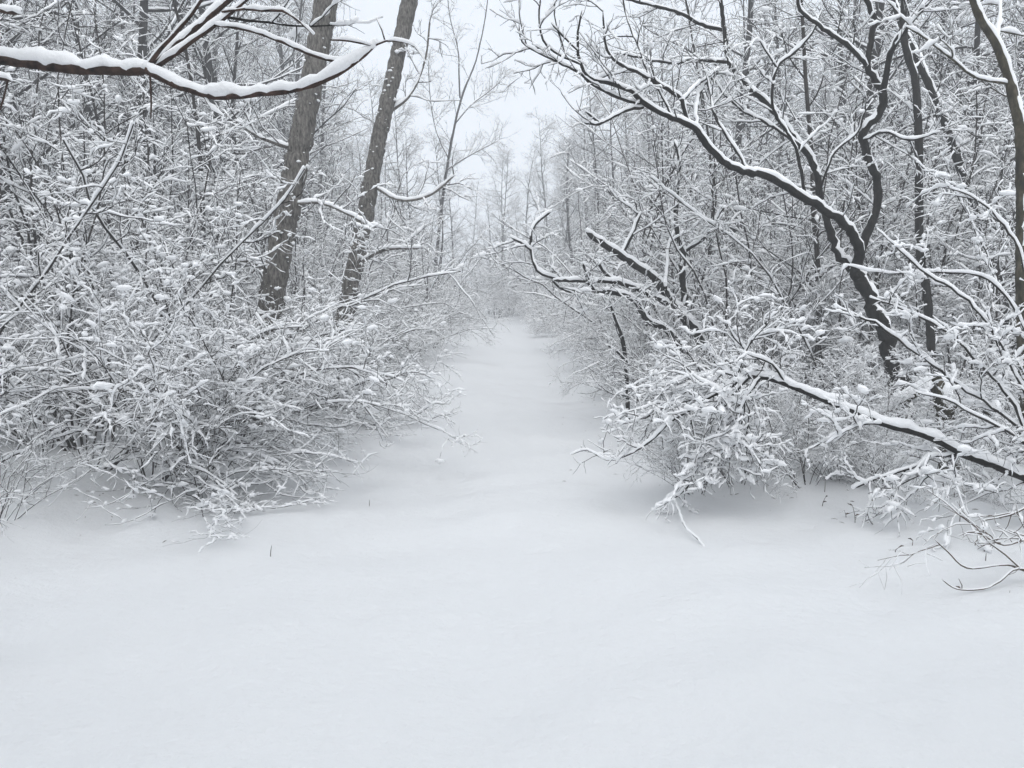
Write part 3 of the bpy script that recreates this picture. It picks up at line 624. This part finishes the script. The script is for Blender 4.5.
for i, (x, y, sc, rot) in enumerate([(2.3, 7.0, .58, 3.6), (3.1, 6.9, .48, 4.2), (4.3, 6.6, .55, 3.9), (1.85, 6.45, .42, 3.3), (3.0, 6.3, .36, 4.4), (2.55, 7.6, .55, 3.4), (4.7, 7.6, .55, 4.0), (1.5, 6.3, .34, 3.2), (2.35, 6.2, .38, 3.9), (3.7, 6.15, .38, 4.3), (2.75, 6.65, .45, 3.0)]):
    plant('arch%d' % (i % 4), 'arching_shrub', ['snowy bramble under the tip of the fallen branch', 'snowy bramble under the middle of the fallen branch', 'snowy bramble under the butt of the fallen branch', 'small snow-clotted shrub where the fallen branch meets the path',
        'small snow-clotted shrub below the fallen branch', 'snow-filled shrub in front of the twisted tree', 'snow-filled shrub beside the base of the twisted tree, towards the picture edge',
        'tiny snow-heaped shrub at the path end of the fallen branch', 'low white brush heaped beneath the drooping twigs of the fallen branch', 'low white brush below the thick end of the fallen branch', 'rounded snowy brush between the fallen branch and the twisted tree'][i], 'shrub', x, y, rot, sc, 'shrubs around the fallen branch')

def band(y): return 'close beside' if y < 13 else 'farther along' if y < 26 else 'far down'
def fill(keys, name, cat, side, off0, off1, y0, y1, gap, sc0, sc1, label, group, grow_gap=.02, m=1.0, limit=140):
    n = 0; y = y0
    while y < y1:
        g = gap * (1 + grow_gap * y); o = off0 + rng.random() * g
        while o < off1:
            e = float(edge_l(y) if side < 0 else edge_r(y)); x = e + side * o + rng.gauss(0, g * .2); yy = y + rng.gauss(0, g * .25)
            if in_view(x, yy, m) and n < limit:
                plant(rng.choice(keys), name, label % band(yy), cat, x, yy, rng.uniform(0, 6.28), rng.uniform(sc0, sc1) * (.62 if name == 'sapling' and o < 4.5 and yy > 15 else 1), group + ', ' + band(yy)); n += 1
            o += g * rng.uniform(.8, 1.2)
        y += g * rng.uniform(.8, 1.15)
    return n
TA, SA, FA, AR = ['tall%d' % k for k in range(3)], ['sap%d' % k for k in range(3)], ['for%d' % k for k in range(3)], ['arch%d' % k for k in range(4)]
N = {}
for s, w in ((-1, 'left'), (1, 'right')):
    y0 = 7.6 if s < 0 else 9.9
    N['tall', w] = fill(TA, 'thicket_shrub', 'shrub', s, 1.2, 7, y0, 46, 1.35, .7, 1.15, 'tall snow-covered shrub in the thicket %%s the path, %s side' % w, 'thicket shrubs %s of the path' % w)
    N['low', w] = fill(AR, 'thicket_shrub', 'shrub', s, 2.0, 6, y0, 20, 1.5, .8, 1.1, 'low snow-covered shrub within the thicket %%s the path, %s side' % w, 'low thicket shrubs %s of the path' % w, limit=60)
    N['sap', w] = fill(SA, 'sapling', 'sapling', s, 1.6, 14, y0 + 1.0, 48, 2.0, .75, 1.2, 'slim snow-dusted sapling in the wood %%s the path, %s side' % w, 'saplings %s of the path' % w, limit=110)
    N['for', w] = fill(FA, 'bare_tree', 'tree', s, 4.4 if s < 0 else 5.0, 30, y0 + 3.0, 66, 2.05 if s < 0 else 2.4, .75, 1.15, 'bare forest tree in the wood %%s the path, %s side' % w, 'forest trees %s of the path' % w, grow_gap=.012, limit=140)
for x, y, sc in [(3.3, 30, .66), (4.4, 33, .74), (3.2, 38, .72), (5.4, 28, .72), (4.0, 44, .8), (2.6, 48, .75)]:
    plant(rng.choice(FA), 'bare_tree', 'pale fine-twigged tree beside the far path, right of the sky gap', 'tree', x, y, rng.uniform(0, 6.28), sc, 'pale trees right of the sky gap')
for x, y, sc in [(-3.6, 30, .5), (-3.6, 38, .6), (-4.4, 33, .62), (-3.2, 46, .65)]:
    plant(rng.choice(FA), 'bare_tree', 'pale fine-twigged tree beside the far path, left of the sky gap', 'tree', x, y, rng.uniform(0, 6.28), sc, 'pale trees left of the sky gap')
# unseen wood behind the viewpoint, added to shade the foreground snow
for i, (x, y, sc) in enumerate([(-5.2, -.6, .85), (4.6, -.6, .95), (-5.0, -2.4, 1.0), (5.2, -1.8, 1.0), (-2.9, -2.6, .85), (2.8, -3.0, .9), (-4.2, -5.0, 1.0), (4.6, -5.2, 1.05), (-2.2, -6.5, .9), (1.9, -7.0, .95), (.2, -9.0, 1.0), (-6.4, -3.6, 1.0), (6.6, -4.0, 1.0)]):
    plant(FA[i % 3], 'bare_tree', 'bare forest tree added behind the viewpoint, outside the picture', 'tree', x, y, rng.uniform(0, 6.28), sc, 'trees behind the viewpoint')
for i, (x, y) in enumerate([(-4.4, .2), (-3.9, -1.0), (4.2, .4), (4.0, -1.0), (-3.2, -2.0), (3.3, -2.4), (-3.0, -4.0), (2.9, -4.4), (-1.6, -5.6), (1.2, -6.0)]):
    plant(TA[i % 3], 'thicket_shrub', 'tall shrub added behind the viewpoint, outside the picture', 'shrub', x, y, rng.uniform(0, 6.28), 1.0, 'shrubs behind the viewpoint')
# the bend that closes the view
k = 0
for x, y in [(-1.0, 53), (.6, 54), (2.2, 53), (-.3, 51.5), (1.3, 52), (-1.8, 51), (.2, 55.5), (1.0, 57), (1.9, 47), (2.6, 44), (-2.7, 47), (3.4, 49), (-.9, 57.5), (2.4, 50), (-3.6, 52), (-2.4, 56), (-.2, 57), (1.6, 58), (3.4, 57), (0.5, 61), (-1.6, 62), (2.6, 62)]:
    plant(rng.choice(AR + TA), 'thicket_shrub', 'pale hazy snow-covered shrub closing the far end of the path', 'shrub', x, y, rng.uniform(0, 6.28), rng.uniform(1.1, 1.6), 'shrubs at the far end of the path')
for x, y in [(-1.8, 62), (1.2, 60), (3.8, 62), (-.3, 66), (2.5, 68), (-3.0, 70), (.8, 74), (-.8, 56), (2.2, 55), (4.4, 54)]:
    plant(rng.choice(FA), 'bare_tree', 'pale hazy bare tree beyond the far end of the path', 'tree', x, y, rng.uniform(0, 6.28), rng.uniform(.7, .95), 'trees beyond the far end of the path')
print(N)

# where a band holds few enough to count off, say which one it is
bands = {}
for o in COL.objects:
    if o.get('group') and ('close beside' in o['group'] or 'farther along' in o['group']): bands.setdefault(o['group'], []).append(o)
for L in bands.values():
    if len(L) <= 20:
        for k, o in enumerate(sorted(L, key=lambda o: o.location.length)):
            o['label'] = o['label'] + (', nearest the camera' if k == 0 else ', %s nearest the camera' % ORD[k])

# ------------------------------------------------------------------ dead stems poking out of the snow
def stem(px, py, h, label, lean=.1, twigs=0):
    dep = math.atan((py - 384) / FPX) + PITCH; dist = CAM[2] / math.tan(dep); x = (px - 512) / FPX * (dist * math.cos(PITCH) + CAM[2] * math.sin(PITCH))
    rg = random.Random(int(px * 7 + py)); z = gz(x, dist)
    o = thing('dead_weed', label, 'weed', (x, dist, z), 'dead stems poking out of the snow')
    P = np.array([(0, 0, -.03), (lean * h * .3, 0, h * .4), (lean * h + rg.gauss(0, .01), rg.gauss(0, .01), h)]); 
    P, R = smooth_path(P, [.0028, .0024, .0012], .02)
    link('stalk', build_mesh('stalk', *tubes([(P, R)], 5), STRAW), o)
    for t in range(twigs):
        i = rg.randrange(len(P) // 3, len(P)); a = rg.uniform(0, 6.28)
        Q = np.array([P[i], P[i] + (math.cos(a) * .015, math.sin(a) * .015, .012), P[i] + (math.cos(a) * .03, math.sin(a) * .03, .012)])
        link('seed_head', build_mesh('seed_head', *tubes([(Q, np.array([.002, .005, .0015]))], 5), STRAW), o)
for px, py, h, t, lab in [(270, 546, .07, 0, 'single short stem in the open snow left of the path centre'), (369, 494, .05, 0, 'tiny stem in the snow near the tips of the leaning-trunk shrub'),
        (855, 527, .12, 3, 'upright dead weed stem with seed heads in the snow on the right'), (846, 521, .05, 2, 'short crumpled weed just left of the upright weed stem'), (822, 512, .07, 2, 'small branching weed in the snow below the fallen branch'),
        (824, 503, .12, 1, 'thin weed under the fallen branch, left of the stump'), (906, 518, .09, 0, 'thin stalk in the snow right of the upright weed stem'), (932, 500, .14, 0, 'leaning stalk below the fallen branch, first of a loose row'),
        (944, 508, .14, 0, 'stalk below the fallen branch, second of a loose row'), (954, 507, .1, 0, 'stalk below the fallen branch, third of a loose row'), (959, 533, .15, 0, 'taller stalk above the bare hanging twigs'), (895, 558, .03, 1, 'speck of dead seed head lying on the snow at right'),
        (912, 552, .03, 1, 'second speck of seed head lying on the snow at right'), (974, 560, .06, 0, 'short stub beside the bare hanging twigs'), (961, 598, .05, 1, 'small dark stub under the bare hanging twigs'), (985, 573, .05, 0, 'short stalk between the bare hanging twigs')]:
    stem(px, py, h, lab, lean=random.Random(px).uniform(-.25, .25), twigs=t)

# ------------------------------------------------------------------ bits of bark and twig dropped on the snow under the shrubs
def litter():
    rs = np.random.RandomState(21); polys = []
    for _ in range(420):
        y = 5.2 + 8 * rs.rand() ** 1.4; sd_ = -1 if rs.rand() < .5 else 1; e = edge_l(y) if sd_ < 0 else edge_r(y)
        x = e + sd_ * rs.normal(.35, .45); L = rs.uniform(.008, .05); a = rs.uniform(0, 6.28)
        t = np.linspace(-1, 1, 3)[:, None] * np.array([math.cos(a), math.sin(a), 0]) * L * .5
        P = np.array([x, y, 0]) + t; P[:, 2] = ground_h(P[:, 0], P[:, 1]) + .003 + np.array([0, .003, .002])
        polys.append((P, np.array([.0008, .002, .0008]) * rs.uniform(.7, 1.4)))
    link('twig_litter', build_mesh('twig_litter', *tubes(polys, 4), STRAW), kind='stuff')
litter()

# ------------------------------------------------------------------ snowy air
hz_m = bpy.data.materials.new('haze'); hz_m.use_nodes = True; hn = hz_m.node_tree.nodes; hn.clear()
ho = hn.new('ShaderNodeOutputMaterial'); pv = hn.new('ShaderNodeVolumePrincipled')
pv.inputs['Color'].default_value = (.95, .965, .985, 1); pv.inputs['Density'].default_value = .0076; pv.inputs['Anisotropy'].default_value = .2
hz_m.node_tree.links.new(pv.outputs[0], ho.inputs['Volume'])
x0, x1, y0, y1, z0, z1 = -420, 420, -160, 420, -2, 20
V = [(x, y, z) for z in (z0, z1) for y in (y0, y1) for x in (x0, x1)]
me = bpy.data.meshes.new('haze'); me.from_pydata(V, [], [(0, 2, 3, 1), (4, 5, 7, 6), (0, 1, 5, 4), (2, 6, 7, 3), (0, 4, 6, 2), (1, 3, 7, 5)]); me.materials.append(hz_m)
link('haze', me, kind='stuff')
bpy.context.view_layer.update()
